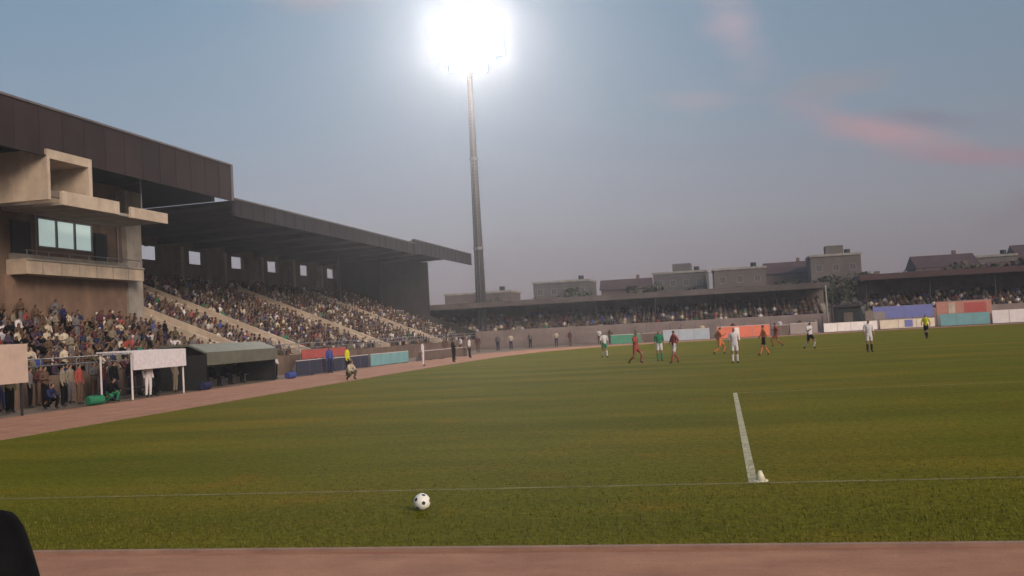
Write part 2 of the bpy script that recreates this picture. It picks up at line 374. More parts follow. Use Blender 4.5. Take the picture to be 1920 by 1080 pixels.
POSES = {'standing': pose(),
 'watching': pose(elbow_l=(.25,.05,1.17), wrist_l=(.10,-.15,1.14), palm_l=(.02,-.17,1.16), elbow_r=(-.25,.05,1.17), wrist_r=(-.10,-.17,1.20), palm_r=(-.02,-.19,1.22)),
 'running': pose(knee_l=(.10,-.32,.62), ankle_l=(.10,-.18,.24), toe_l=(.10,-.32,.16), knee_r=(-.10,.05,.5), ankle_r=(-.10,.36,.28), toe_r=(-.10,.38,.14),
     elbow_l=(.27,.2,1.22), wrist_l=(.24,.10,1.0), palm_l=(.23,.06,.94), elbow_r=(-.27,-.12,1.19), wrist_r=(-.20,-.30,1.28), palm_r=(-.19,-.34,1.34), head=((0,-.06,1.61)), crown=(0,-.06,1.7), nose=(0,-.145,1.6)),
 'stride': pose(knee_l=(.10,-.14,.52), ankle_l=(.11,-.24,.10), toe_l=(.12,-.38,.06), knee_r=(-.10,.06,.5), ankle_r=(-.11,.28,.14), toe_r=(-.12,.18,.05),
     elbow_l=(.26,.12,1.17), wrist_l=(.25,.05,.95), palm_l=(.24,.02,.87), elbow_r=(-.26,-.06,1.17), wrist_r=(-.22,-.22,1.02), palm_r=(-.21,-.27,.96)),
 'seated': pose(pelvis=(0,.02,.52), spine=(0,.03,.68), chest=(0,.0,.88), neck=(0,-.01,1.04), head=(0,-.04,1.155), crown=(0,-.03,1.245), nose=(0,-.125,1.15),
     shoulder_l=(.185,0,.97), shoulder_r=(-.185,0,.97), elbow_l=(.24,-.03,.70), elbow_r=(-.24,-.03,.70), wrist_l=(.13,-.25,.64), wrist_r=(-.13,-.25,.64), palm_l=(.08,-.32,.63), palm_r=(-.08,-.32,.63),
     hip_l=(.10,-.03,.50), hip_r=(-.10,-.03,.50), knee_l=(.13,-.42,.52), knee_r=(-.13,-.42,.52), ankle_l=(.13,-.40,.10), ankle_r=(-.13,-.40,.10), toe_l=(.14,-.55,.04), toe_r=(-.14,-.55,.04)),
 'leaning': pose(pelvis=(0,.02,.52), spine=(0,-.02,.68), chest=(0,-.13,.85), neck=(0,-.2,1.0), head=(0,-.25,1.10), crown=(0,-.25,1.19), nose=(0,-.335,1.09),
     shoulder_l=(.185,-.15,.94), shoulder_r=(-.185,-.15,.94), elbow_l=(.22,-.34,.68), elbow_r=(-.22,-.34,.68), wrist_l=(.06,-.48,.74), wrist_r=(-.06,-.48,.72), palm_l=(.01,-.50,.79), palm_r=(-.01,-.50,.77),
     hip_l=(.10,-.03,.50), hip_r=(-.10,-.03,.50), knee_l=(.14,-.42,.52), knee_r=(-.14,-.42,.52), ankle_l=(.13,-.38,.10), ankle_r=(-.13,-.38,.10), toe_l=(.14,-.53,.04), toe_r=(-.14,-.53,.04)),
 'crouching': pose(pelvis=(0,.10,.36), spine=(0,.05,.50), chest=(0,-.08,.68), neck=(0,-.14,.83), head=(0,-.18,.93), crown=(0,-.18,1.02), nose=(0,-.265,.92),
     shoulder_l=(.185,-.09,.76), shoulder_r=(-.185,-.09,.76), elbow_l=(.24,-.2,.52), elbow_r=(-.24,-.2,.52), wrist_l=(.16,-.38,.5), wrist_r=(-.16,-.38,.5), palm_l=(.12,-.44,.47), palm_r=(-.12,-.44,.47),
     hip_l=(.10,.05,.34), hip_r=(-.10,.05,.34), knee_l=(.15,-.32,.46), knee_r=(-.15,-.25,.30), ankle_l=(.13,-.2,.09), ankle_r=(-.13,.1,.10), toe_l=(.14,-.34,.04), toe_r=(-.14,.0,.04))}
FING = []
def add_fingers(J):
    B = []
    for s, k in (('l', 1), ('r', -1)):
        p = Vector(J['palm_'+s][0]); w = Vector(J['wrist_'+s][0]); d = (p - w).normalized()
        for i, (off, ln) in enumerate(((-.03,.075),(-.01,.085),(.01,.08),(.03,.06))):
            a = p + d*.03 + Vector((0, off, 0)); b = a + d*ln*.55 + Vector((-k*.008, 0, 0)); c = b + d*ln*.4 + Vector((-k*.02, 0, 0))
            for n, q in ((f'fa{i}{s}', a), (f'fb{i}{s}', b), (f'fc{i}{s}', c)): J[n] = (tuple(q), .0085)
            B += [('palm_'+s, f'fa{i}{s}'), (f'fa{i}{s}', f'fb{i}{s}'), (f'fb{i}{s}', f'fc{i}{s}')]
        a = w + d*.03 + Vector((-k*.005, -.04, 0)); b = a + d*.05 + Vector((-k*.01, -.012, 0))
        J[f'ta{s}'] = (tuple(a), .010); J[f'tb{s}'] = (tuple(b), .009)
        B += [('wrist_'+s, f'ta{s}'), (f'ta{s}', f'tb{s}')]
    return B

def person_meshes(key, J, extra=(), short=False, levels=1):
    me = smooth_skin('body_' + key, J, BONES + list(extra), levels)
    me.materials.clear(); me.materials.append(M['skin_a']); me.shade_smooth()
    pos = {n: Vector(J[n][0]) for n in J}
    near = []
    for v in me.vertices:
        best, bb = 9, None
        for a, b in BONES + list(extra):
            # distance relative to the limb's thickness
            rr = J[a][1]; rr = rr[0] if isinstance(rr, tuple) else rr
            d = seg_dist(v.co, pos[a], pos[b]) / (rr + .02)
            if d < best: best, bb = d, (a, b)
        near.append(bb)
    def region(i):
        a, b = near[i]; v = me.vertices[i].co
        if a in ('pelvis','spine') or (a, b) == ('chest','neck') and v.z < pos['neck'].z + .005 or b.startswith('shoulder') or a.startswith('shoulder'):
            if a == 'pelvis' and b.startswith('hip'): return 'trousers'
            if a == 'pelvis' and (v - pos['pelvis']).dot((pos['spine'] - pos['pelvis']).normalized()) < .02: return 'trousers'
            return 'shirt'
        if a.startswith('elbow'): return 'skin' if short else 'shirt'
        if a.startswith('hip'): return 'trousers' if not short or seg_t(v, pos[a], pos[b]) < .62 else 'skin'
        if a.startswith('knee'): return ('sock_' + b[-1] if seg_t(v, pos[a], pos[b]) > .18 else 'skin') if short else 'trousers'
        if a.startswith('ankle'): return 'shoe_' + b[-1]
        if a in ('head', 'neck') or b == 'crown':
            up = (pos['crown'] - pos['head']).normalized(); fw = (pos['nose'] - pos['head']).normalized()
            d = v - pos['head']
            if d.dot(up) > .055 or (d.dot(fw) < -.01 and d.dot(up) > -.03) : return 'hair'
        return 'skin'
    reg = [region(i) for i in range(len(me.vertices))]
    out = {'body': me}
    nrm = [v.normal.copy() for v in me.vertices]
    for rname, off in (('shirt', .014), ('trousers', .012), ('shoe_l', .010), ('shoe_r', .010), ('hair', .014), ('sock_l', .007), ('sock_r', .007)):
        V, Fc, ix = [], [], {}
        for p in me.polygons:
            cnt = sum(reg[i] == rname for i in p.vertices)
            if cnt * 2 >= len(p.vertices) and cnt:
                f = []
                for i in p.vertices:
                    if i not in ix:
                        ix[i] = len(V); V.append(me.vertices[i].co + nrm[i]*off)
                    f.append(ix[i])
                Fc.append(f)
        if Fc:
            m2 = bpy.data.meshes.new(f'{rname}_{key}'); m2.from_pydata(V, [], Fc)
            m2.materials.append(M['shoe'] if rname[:4] == 'shoe' else M['hair'] if rname == 'hair' else M['cl_grey']); m2.shade_smooth(); out[rname] = m2
    return out
PM = {}
for k, J in POSES.items(): PM[k] = person_meshes(k, J)
PM['run_kit'] = person_meshes('run_kit', POSES['running'], short=True)
PM['walk_kit'] = person_meshes('walk_kit', POSES['stride'], short=True)
PM['stand_kit'] = person_meshes('stand_kit', POSES['standing'], short=True)

PROTO = {}
def person(key, loc, rz, shirt, trousers, label, group=None, scale=1.0, skin='skin_a', sock='white'):
    """first call per kind builds the prototype, later calls copy it and its parts"""
    if key not in PROTO:
        root = bpy.data.objects.new('person', PM[key]['body']); parts = []
        for n in PM[key]:
            if n != 'body':
                c = bpy.data.objects.new(n.split('_')[0], PM[key][n]); c.parent = root; parts.append((n, c))
        PROTO[key] = (root, parts)
    root0, parts0 = PROTO[key]
    r = root0.copy(); COL.objects.link(r); r.name = 'person'
    r.location = loc; r.rotation_euler = (0, 0, rz); r.scale = (scale,)*3
    tag(r, label, 'person', group); setmat(r, M[skin])
    for n, c0 in parts0:
        c = c0.copy(); COL.objects.link(c); c.parent = r
        if n == 'shirt': setmat(c, M['cl_' + shirt])
        if n == 'trousers': setmat(c, M['cl_' + trousers])
        if n[:4] == 'sock': setmat(c, M['cl_' + sock])
    return r

# seated spectators: facing +X (towards the pitch): local -Y -> +X  means rz = +90 deg
FX = R(90)
seats = []
for i in range(0, 20):
    x = X0 - DX*i - .42; z = Z0 + DZ*i
    y = 16.0 if i < 9 else 59.3
    while y < 118:
        if not any(abs(y - a) < 1.4 for a in aisles) : seats.append((i, x, y + random.uniform(-.08, .08), z))
        y += .56
pal = ['maroon','brown','grey','purple','black','olive','khaki','navy','cream','white','red','blue','green']
wts = [12, 16, 15, 11, 13, 7, 9, 5, 9, 6, 2.5, 1.5, 1]
near_seats = [s for s in seats if s[2] > 33 + s[0]*1.45 and s[2] < 66]
near_seats.sort(key=lambda s: s[2] + s[0]*1.2)
chosen = near_seats[:300]
chosen = [s for s in chosen if random.random() < .84][:228]
cset = set(chosen)
def block_of(i, y):
    row = 'lowest rows' if i < 3 else 'middle rows' if i < 6 else 'upper rows'
    nb = [a for a in aisles if a > y]; 
    return row
for (i, x, y, z) in chosen:
    c = random.choices(pal, wts)[0]; t = random.choice(['black','navy','grey','brown'])
    k = random.choices(['seated','leaning','watching'], [6, 3, 1.4])[0]
    row = block_of(i, y)
    zz = z - .02 if k != 'watching' else z + .0
    person(k, (x - (.05 if k != 'watching' else -.1), y, zz - (.12 if k != 'watching' else 0)), FX + random.uniform(-.35, .35), c, t,
           f'{ "standing" if k == "watching" else "seated"} spectator in {c} top in the {row} of the main stand',
           f'{"standing" if k == "watching" else "seated"} spectators in {c} tops, {row} of the main stand', random.uniform(.94, 1.05), random.choice(['skin_a','skin_b','skin_b']))

# remaining crowd: one object nobody could count
def crowd(name, spots, label, sc=1.0):
    rings = [(.10,.50,.17,.13),(.04,.70,.17,.12),(.0,.92,.20,.12),(-.01,1.02,.10,.08),(-.03,1.06,.055,.055),(-.04,1.12,.085,.095),(-.035,1.20,.085,.09),(-.03,1.26,.03,.03)]
    n = 7; V0, F0, C0 = [], [], []
    for (yc, zc, rx, ry) in rings:
        for k in range(n):
            a = 2*math.pi*k/n; V0.append((math.cos(a)*rx, yc + math.sin(a)*ry, zc))
    for r in range(len(rings)-1):
        for k in range(n):
            F0.append((r*n+k, r*n+(k+1) % n, (r+1)*n+(k+1) % n, (r+1)*n+k)); C0.append(0 if r < 4 else 1 if r < 5 else (1 if (math.sin(2*math.pi*(k+.5)/n) < -.1 and r < 6) else 2))
    F0.append(tuple((len(rings)-1)*n + k for k in range(n))); C0.append(2)
    for s in (-1, 1):                                      # thighs, shins and arms
        for (p, q, w, cc) in (((s*.1,.0,.52),(s*.13,-.42,.52),.075,3),((s*.13,-.42,.53),(s*.13,-.40,.02),.055,3),((s*.2,0,.96),(s*.24,-.04,.70),.055,0),((s*.24,-.04,.70),(s*.1,-.3,.64),.045,1)):
            p, q = Vector(p), Vector(q); d = (q-p).normalized(); u = d.orthogonal().normalized(); v = d.cross(u); k0 = len(V0)
            for e in (p, q):
                for j in range(4): V0.append(tuple(e + u*w*math.cos(math.pi/2*j) + v*w*math.sin(math.pi/2*j)))
            for j in range(4): F0.append((k0+j, k0+(j+1) % 4, k0+4+(j+1) % 4, k0+4+j)); C0.append(cc)
            F0.append((k0+4, k0+5, k0+6, k0+7)); C0.append(cc)
    V0 = np.array(V0); V, Fc, cols = [], [], []
    for (x, y, z, rz) in spots:
        k0 = len(V)*len(V0) if False else sum(1 for _ in ()) ; 
        a = rz + random.uniform(-.4, .4); s = random.uniform(.93, 1.06)*sc
        ca, sa = math.cos(a), math.sin(a); W = V0*np.array([s*random.uniform(.9, 1.1), s, s*random.uniform(.95, 1.05)])
        lean = random.uniform(-.12, .15); W = W.copy(); W[:,1] -= lean*np.clip(W[:,2]-.5, 0, 1)
        V.append(np.stack([W[:,0]*ca - W[:,1]*sa + x, W[:,0]*sa + W[:,1]*ca + y, W[:,2] + z], 1))
        cl = CL[random.choices(pal, wts)[0]]; f = random.uniform(.75, 1.25); cl = tuple(q*f for q in cl)
        sk = random.choice([(.22,.12,.08),(.13,.07,.045)]); tr = random.choice([(.02,.02,.03),(.04,.04,.06),(.09,.07,.055)]); hr = random.choice([(.012,.01,.009)]*5 + [cl, (.5,.47,.45)])
        cols.append([(cl, sk, hr, tr)[c] for c in C0])
    nv = len(V0); allV = np.concatenate(V)
    faces = [tuple(i + j*nv for i in f) for j in range(len(V)) for f in F0]
    me = bpy.data.meshes.new(name); me.from_pydata(allV.tolist(), [], faces)
    at = me.attributes.new('cloth', 'FLOAT_COLOR', 'FACE')
    flat = np.array([(*c, 1) for cc in cols for c in cc], np.float32).ravel(); at.data.foreach_set('color', flat)
    me.shade_smooth(); me.materials.append(M['crowd'])
    return tag(obj(name, me), label, 'crowd', kind='stuff')
m = bpy.data.materials.new('crowd_clothing'); m.use_nodes = True
a_ = m.node_tree.nodes.new('ShaderNodeAttribute'); a_.attribute_name = 'cloth'
m.node_tree.links.new(a_.outputs['Color'], m.node_tree.nodes['Principled BSDF'].inputs['Base Color'])
m.node_tree.nodes['Principled BSDF'].inputs['Roughness'].default_value = .85
m.node_tree.nodes['Principled BSDF'].inputs['Specular IOR Level'].default_value = .2
M['crowd'] = m
spots = [(s[1] - .05, s[2], s[3] - .13, FX) for s in seats if s not in cset and random.random() < .86]
crowd('crowd', spots, 'mass of spectators filling the farther rows of the main stand')

# people along the running track and on the pitch
def P(key, x, y, face, shirt, trousers, label, **k): return person(key, (x, y, k.pop('z', 0.0)), R(face), shirt, trousers, label, **k)
# face: 90 looks to +X (pitch), 0 looks to the camera, 180 away
P('standing', -25.6, 41.9, 70, 'white', 'white', 'person in white standing under the front edge of the white dugout canopy')
P('watching', -25.9, 43.1, 100, 'navy', 'black', 'person in navy with folded arms under the right post of the white canopy')
P('standing', -26.2, 40.2, 90, 'black', 'navy', 'person in black standing just before the white dugout canopy')
P('crouching', -25.6, 39.0, 80, 'black', 'green', 'person in black crouching on the track edge before the white canopy')
P('standing', -26.6, 38.3, 95, 'red', 'brown', 'person in red top standing between the green bag and the white canopy')
for k, (x, y) in enumerate([(-28.6,34.2),(-28.3,35.4),(-28.7,36.2),(-28.2,37.3),(-28.6,38.5),(-28.8,40.6),(-28.5,42.6),(-28.7,43.8),(-28.4,45.0),(-28.6,46.2),(-27.3,43.9),(-27.6,42.3),(-27.2,40.9),(-27.6,45.6),(-26.9,34.4),(-26.6,37.2)]):
    c = ['black','brown','purple','grey','maroon','navy','olive','khaki'][k % 8]
    P(['standing','watching'][k % 3 == 1], x, y, random.uniform(60, 120), c, random.choice(['black','navy','brown','grey']), f'person in {c} standing in the packed row along the stand front wall', group=f'people in {c} standing along the stand front wall', scale=random.uniform(.95, 1.04))
P('crouching', -26.3, 35.9, 85, 'navy', 'black', 'person in dark navy crouching beside the pale pink board')
P('watching', -27.2, 36.9, 90, 'brown', 'black', 'person in brown with folded arms behind the crouching figure in navy')
P('standing', -27.4, 35.0, 110, 'purple', 'black', 'person in purple jacket standing behind the pale pink board')
P('standing', -27.8, 39.4, 90, 'khaki', 'grey', 'person in khaki standing by the stand wall near the red topped figure')
P('watching', -28.0, 41.4, 90, 'grey', 'brown', 'person in grey with folded arms behind the white dugout canopy')
P('standing', -26.4, 45.6, 90, 'khaki', 'khaki', 'person in pale khaki standing between the two dugouts')
P('standing', -26.0, 56.2, 80, 'white', 'black', 'person in white shirt standing just past the green dugout')
P('watching', -26.6, 57.2, 100, 'white', 'purple', 'person in white shirt with folded arms beside the dark advertising board')
P('standing', -24.8, 61.8, 60, 'blue', 'navy', 'person in blue jacket standing next to the yellow bib steward')
P('standing', -21.6, 56.6, 90, 'yellow', 'black', 'steward in bright yellow bib standing on the track edge')
P('crouching', -19.2, 50.5, 70, 'cream', 'olive', 'person in cream top crouching on the grass edge by the yellow steward')
P('standing', -20.2, 67.3, 100, 'white', 'white', 'person in white standing on the track beyond the yellow steward')
P('watching', -19.6, 73.2, 90, 'black', 'black', 'person in black standing alone on the track bend')
P('standing', -21.2, 79.5, 90, 'grey', 'black', 'person in grey standing on the far track bend')
P('standing', -20.8, 83.0, 90, 'white', 'black', 'person in white top and black trousers on the far track bend')
P('standing', -22.3, 89, 90, 'black', 'purple', 'person in black and purple farthest along the track bend')
P('walk_kit', -7.6, 67, 20, 'white', 'green', 'player in white shirt and green shorts nearest the track bend', sock='white')
P('run_kit', -4.3, 52, 60, 'red', 'red', 'running player in red kit left of the green shirt', sock='red')
P('stand_kit', -3.4, 57, 10, 'green', 'white', 'player in green shirt and white shorts among the red kits', sock='green')
P('walk_kit', -2.4, 53, -60, 'red', 'white', 'player in red shirt and white shorts beside the green shirt', sock='red')
P('run_kit', -.1, 60, 100, 'orange', 'orange', 'running player in orange kit before the light blue board', sock='orange')
P('stand_kit', .6, 50, 0, 'white', 'white', 'player all in white standing in line with the penalty area line', sock='white')
P('walk_kit', 2.3, 58, -80, 'orange', 'black', 'player in orange shirt and black shorts by the orange board', sock='orange')
P('run_kit', 5.1, 62, 40, 'white', 'black', 'running player in white shirt and black shorts', sock='white')
P('stand_kit', 7.6, 56, 10, 'white', 'white', 'player in white shirt standing before the long white board', sock='black')
P('walk_kit', 14.0, 75, -30, 'yellow', 'black', 'referee in yellow shirt and black shorts by the teal board', sock='black')
P('run_kit', 3.6, 70, -100, 'red', 'red', 'running player in red kit farthest up the pitch', sock='red')

for k, (x, y) in enumerate([(-21, 112), (-18.2, 113), (-16.5, 112.2), (-13.4, 113.6), (-12.2, 114.2), (-9.4, 114.8), (-4.4, 117), (-2.0, 116.2), (1.4, 118.6), (6.6, 119.4), (8.8, 119), (10.6, 120.4), (-23.4, 106), (-22.6, 109), (-24.4, 101), (-25.2, 97), (-25.8, 93.5)]):
    c = ['grey', 'cream', 'maroon', 'white', 'brown', 'khaki'][k % 6]
    P(['standing', 'watching'][k % 2], x, y, -10 + random.uniform(-40, 60), c, random.choice(['black', 'navy', 'brown']), f'person in {c} top standing before the wall at the far end', group=f'people in {c} tops before the far end wall')

# bystander close to the camera, on the terrace step
J = pose(elbow_r=(-.245,.0,1.16), wrist_r=(-.20,-.16,.98), palm_r=(-.18,-.22,.93), elbow_l=(.245,.0,1.16), wrist_l=(.20,-.16,.98), palm_l=(.18,-.22,.93))
for n in ('shoulder_l', 'shoulder_r'): J[n] = (J[n][0], .075)
for n in ('elbow_l', 'elbow_r'): J[n] = (J[n][0], .062)
ex = add_fingers(J)
J.update({'ear_l': ((.085,.01,1.61), .018), 'ear_r': ((-.085,.01,1.61), .018)}); ex += [('head','ear_l'),('head','ear_r')]
PM['bystander'] = person_meshes('bystander', J, ex, levels=2)
BY = person('bystander', (-1.80, 2.0, .36), R(180), 'black', 'black', 'person in black jacket seen from behind on the near step')

# ------------------------------------------------------------------ things along the track
# white canopy dugout
dg = empty('dugout', (-26.2, 42, 0), 'dugout with plain white canopy roof on slim posts beside the track', 'dugout')
part(MB().prism([(-25.2, 2.06), (-25.2, 2.12), (-26.9, 2.16), (-26.9, 2.10)], 'y', 40.0, 44.6), 'canopy', M['white'], dg)
part(box(-25.22, -25.14, 40.1, 44.5, 1.30, 2.11), 'front_valance', M['white'], dg)
for y in (40.15, 44.45):
    part(MB().tube((-25.3, y, 0), (-25.3, y, 2.0), .045, n=8), 'post', M['pale'], dg)
    part(MB().tube((-26.8, y, 0), (-26.8, y, 2.1), .045, n=8), 'post', M['pale'], dg)
part(box(-26.75, -26.3, 40.3, 44.3, .38, .46), 'bench', M['black_metal'], dg)
for y in (40.5, 44.0): part(box(-26.7, -26.35, y, y + .1, 0, .379), 'bench_leg', M['black_metal'], dg)
# green-grey dugout
d2 = empty('dugout', (-26.6, 51, 0), 'long dugout with dull green grey roof panel and dark interior', 'dugout')
M['dull_green'] = mat('dull_green_panel', (.115, .115, .088), .7, .2, 2)
part(MB().prism([(-25.4, 1.75), (-25.4, 1.85), (-26.4, 2.3), (-28.0, 2.3), (-28.0, 2.2), (-26.4, 2.2)], 'y', 47.0, 55.2), 'roof_panel', M['dull_green'], d2)
part(box(-25.42, -25.36, 47.0, 55.2, 1.2, 1.86), 'front_panel', M['dull_green'], d2)
part(box(-28.0, -27.93, 47.0, 55.2, 0, 2.19), 'back_panel', M['black_metal'], d2)
for y in (47.0, 55.12): part(box(-27.92, -25.5, y, y + .08, 0, 1.74), 'side_panel', M['black_metal'], d2)
part(box(-27.6, -27.1, 47.2, 55.0, .38, .46), 'bench', M['steel'], d2)
part(box(-27.4, -27.3, 47.2, 55.0, 0, .38), 'bench_support', M['steel'], d2)
for k, (y, c) in enumerate(((48.2,'navy'),(49.6,'green'),(50.9,'black'),(52.2,'navy'),(53.6,'black'))):
    lab = ['substitute in navy nearest the white canopy, seated in the green dugout', 'substitute in green seated in the green dugout', 'substitute in black seated mid bench in the green dugout',
           'substitute in navy seated right of the middle in the green dugout', 'substitute in black seated at the far end of the green dugout'][k]
    person('seated', (-27.25, y, -.05), FX, c, 'black', lab)
# pale board at the frame edge
bd = empty('notice_board', (-25.0, 31.6, 0), 'pale pink board on dark legs beside the track at the frame edge', 'board')
part(box(-25.1, -25.0, 30.9, 33.0, 1.2, 2.62), 'panel', mat('pale_pink_paint', (.50, .37, .31), .7, .1, 2), bd, bevel=.01)
for y in (31.1, 32.8): part(MB().tube((-25.16, y, 0), (-25.16, y, 2.6), .05, n=8), 'leg', M['black_metal'], bd)
# kit bags
def bag(x, y, rz, m, label):
    b = empty('kit_bag', (x, y, 0), label, 'bag', rz=rz)
    mb = MB(); n = 12
    pts = [(math.cos(2*math.pi*i/n)*.2, .2 + math.sin(2*math.pi*i/n)*(.2 if math.sin(2*math.pi*i/n) > 0 else .19)) for i in range(n)]
    o = mb.prism(pts, 'x', -.38, .38).build('bag_body', m, b, bevel=.05)
    h = MB()
    for s in (-1, 1): h.tube((-.16, s*.12, .34), (0, s*.05, .5), .015, n=6).tube((0, s*.05, .5), (.16, s*.12, .34), .015, n=6)
    h.build('handle', M['black_metal'], b)
bag(-25.4, 37.6, R(75), M['cl_green'], 'green kit bag on the track before the red topped figure')
bag(-25.2, 46.4, R(95), M['cl_navy'], 'navy kit bag lying between the two dugouts')
bag(-24.9, 55.9, R(80), M['cl_blue'], 'blue kit bag lying at the far end of the green dugout')

def hoarding(p0, p1, z0, z1, m, label, group=None, stripe=None, back=.06):
    p0, p1 = Vector((*p0, 0)), Vector((*p1, 0)); d = (p1 - p0); L = d.length
    b = empty('advertising_board', p0, label, 'advertising board', group, rz=math.atan2(d.y, d.x))
    MB().box(0, L, 0, back, z0 + .06, z1).build('panel', m, b, bevel=.008)
    MB().box(-.02, L + .02, -.005, back + .005, z1 + .001, z1 + .04).build('top_rail', M['pale'] if z1 < 1.3 else M['steel'], b)
    n = max(2, int(L/2.2) + 1)
    for i in range(n):
        x = L*(i + .0)/(n - 1); x = min(max(x, .06), L - .06)
        MB().prism([(back + .006, 0), (back + .5, 0), (back + .006, z1 - .03)], 'x', x - .03, x + .03).build('brace', M['steel'], b)
    for k in range(1, max(2, int(L/1.5))):
        x = L*k/max(2, int(L/1.5)); MB().box(x - .02, x + .02, -.006, -.001, z0 + .07, z1 - .01).build('panel_seam', M['steel'], b)
    if stripe:
        for (a, bb, c0, c1, sm) in stripe: MB().box(L*a, L*bb, -.012, -.002, z0 + .06 + (z1-z0-.06)*c0, z0 + .06 + (z1-z0-.06)*c1).build('printed_patch', sm, b)
    return b
def paint(n, c): M[n] = mat(n, c, .6, .1, 1.5); return M[n]
paint('board_navy', (.030, .032, .060)); paint('board_teal', (.16, .33, .36)); paint('board_red', (.42, .085, .075)); paint('board_orange', (.62, .16, .095))
paint('board_sky', (.36, .42, .50)); paint('board_white', (.72, .66, .66)); paint('board_blue', (.17, .18, .44)); paint('board_pink', (.45, .20, .16)); paint('board_green', (.05, .22, .14)); paint('board_grey', (.26, .22, .215))
paint('board_brown', (.12, .085, .07))
hoarding((-25.4, 58), (-25.4, 63.8), 0, .95, M['board_navy'], 'dark navy board right of the green dugout')
hoarding((-25.4, 64), (-25.3, 70.5), 0, .9, M['board_navy'], 'dark navy board below the red banner')
hoarding((-27.4, 63.5), (-27.3, 71.5), .9, 1.55, M['board_red'], 'red banner hung before the front wall of the stand')
hoarding((-25.2, 70.8), (-24.6, 78), 0, .9, M['board_teal'], 'dull teal board where the track starts to bend')
hoarding((-24.2, 80), (-22.8, 90), 0, .8, M['board_brown'], 'brown board along the outer track bend')
hoarding((-11.6, 108.7), (-8.5, 109.8), 0, 1.0, M['board_green'], 'small green board at the corner of the far end')
hoarding((-8.2, 109.9), (-6.4, 110.2), 0, 1.0, M['board_brown'], 'small dark brown board beside the light blue board')
hoarding((-6.1, 110.3), (-1.2, 111.4), 0, 1.2, M['board_sky'], 'light blue board behind the far goal line')
hoarding((-.4, 111.5), (5.2, 113.4), 0, 1.25, M['board_orange'], 'bright orange red board behind the far goal line', stripe=[(.33, .42, .1, .9, M['board_white'])])
hoarding((5.6, 113.5), (7.2, 114.0), 0, 1.1, M['board_brown'], 'small dark board right of the orange board')
hoarding((7.4, 114.2), (10.4, 115.6), 0, 1.2, M['board_grey'], 'grey board between the orange and the white boards')
hoarding((11.2, 117.0), (17.2, 119.5), 0, 1.0, M['board_white'], 'long white board below the dark shed')
hoarding((17.5, 119.6), (23.4, 120.2), 0, 1.0, mat('cream_board', (.74, .62, .50), .6, .1, 1.5), 'cream white board below the blue banner', stripe=[(.45, .6, .1, .95, M['board_blue'])])
hoarding((24.0, 120.3), (29.2, 120.6), -.0, 1.35, M['board_teal'], 'teal board below the red banner at the far end')
hoarding((29.5, 120.6), (36.5, 120.8), 0, 1.5, M['board_white'], 'long white board at the far end by the frame edge')
hoarding((17.4, 123.5), (24.0, 123.9), 1.1, 2.55, M['board_blue'], 'blue banner above the cream white board', stripe=[(.0, .2, .0, .6, M['board_grey'])])
hoarding((24.4, 123.9), (30.4, 124.2), 1.1, 2.75, M['board_pink'], 'faded red banner above the teal board', stripe=[(.22, .34, .1, .9, M['cream']), (.5, .9, .15, .85, M['board_red'])])
# dark shed
sh = empty('shed', (14.6, 124, 0), 'small dark equipment shed behind the long white board', 'shed')
part(box(13.2, 15.9, 122.6, 125.4, 0, 2.75), 'wall', M['black_metal'], sh)
part(MB().prism([(12.95, 2.753), (16.15, 2.753), (16.15, 2.85), (14.5, 3.15), (12.95, 2.85)], 'y', 122.3, 125.6), 'roof', M['roof_dark'], sh)
part(box(14.0, 15.0, 122.5, 122.597, 0, 2.1), 'door', M['dark_concrete'], sh)
# pale flag pole at the far end
fp = empty('flagpole', (12.2, 122.4, 0), 'thin grey pole standing by the long white board', 'pole')
part(MB().tube((12.2, 122.4, 0), (12.2, 122.4, 5.4), .12, .07, n=10), 'shaft', M['concrete'], fp, smooth=True)
part(box(11.95, 12.45, 122.15, 122.65, 0, .18), 'base_plate', M['steel'], fp)
# ball and bottle
def football():
    bm = bmesh.new(); bmesh.ops.create_icosphere(bm, subdivisions=4, radius=.105)
    ico = bmesh.new(); bmesh.ops.create_icosphere(ico, subdivisions=1, radius=1); c5 = [v.co.normalized() for v in ico.verts]; ico.free()
    for f in bm.faces:
        d = max(f.calc_center_median().normalized().dot(c) for c in c5); f.material_index = 1 if d > .972 else 0; f.smooth = True
    me = bpy.data.meshes.new('football'); bm.to_mesh(me); bm.free()
    me.materials.append(mat('ball_white', (.75, .73, .66), .45, .05, 9)); me.materials.append(M['black_metal'])
    o = obj('football', me, loc=(-3.78, 12.25, .11)); o.rotation_euler = (.4, .3, .2)
    tag(o, 'white football lying on the grass near the track', 'football')
football()
bt = empty('marker_cone', (.40, 13.98, 0), 'small white marker cone standing where the pitch lines meet', 'cone')
M['white_plastic'] = mat('white_plastic', (.66, .60, .46), .5, .08, 9)
part(MB().tube((.40, 13.98, .022), (.40, 13.98, .145), .07, .022, n=18), 'cone_body', M['white_plastic'], bt, smooth=True)
part(MB().tube((.40, 13.98, .008), (.40, 13.98, .0215), .105, .10, n=18), 'rim', M['white_plastic'], bt)

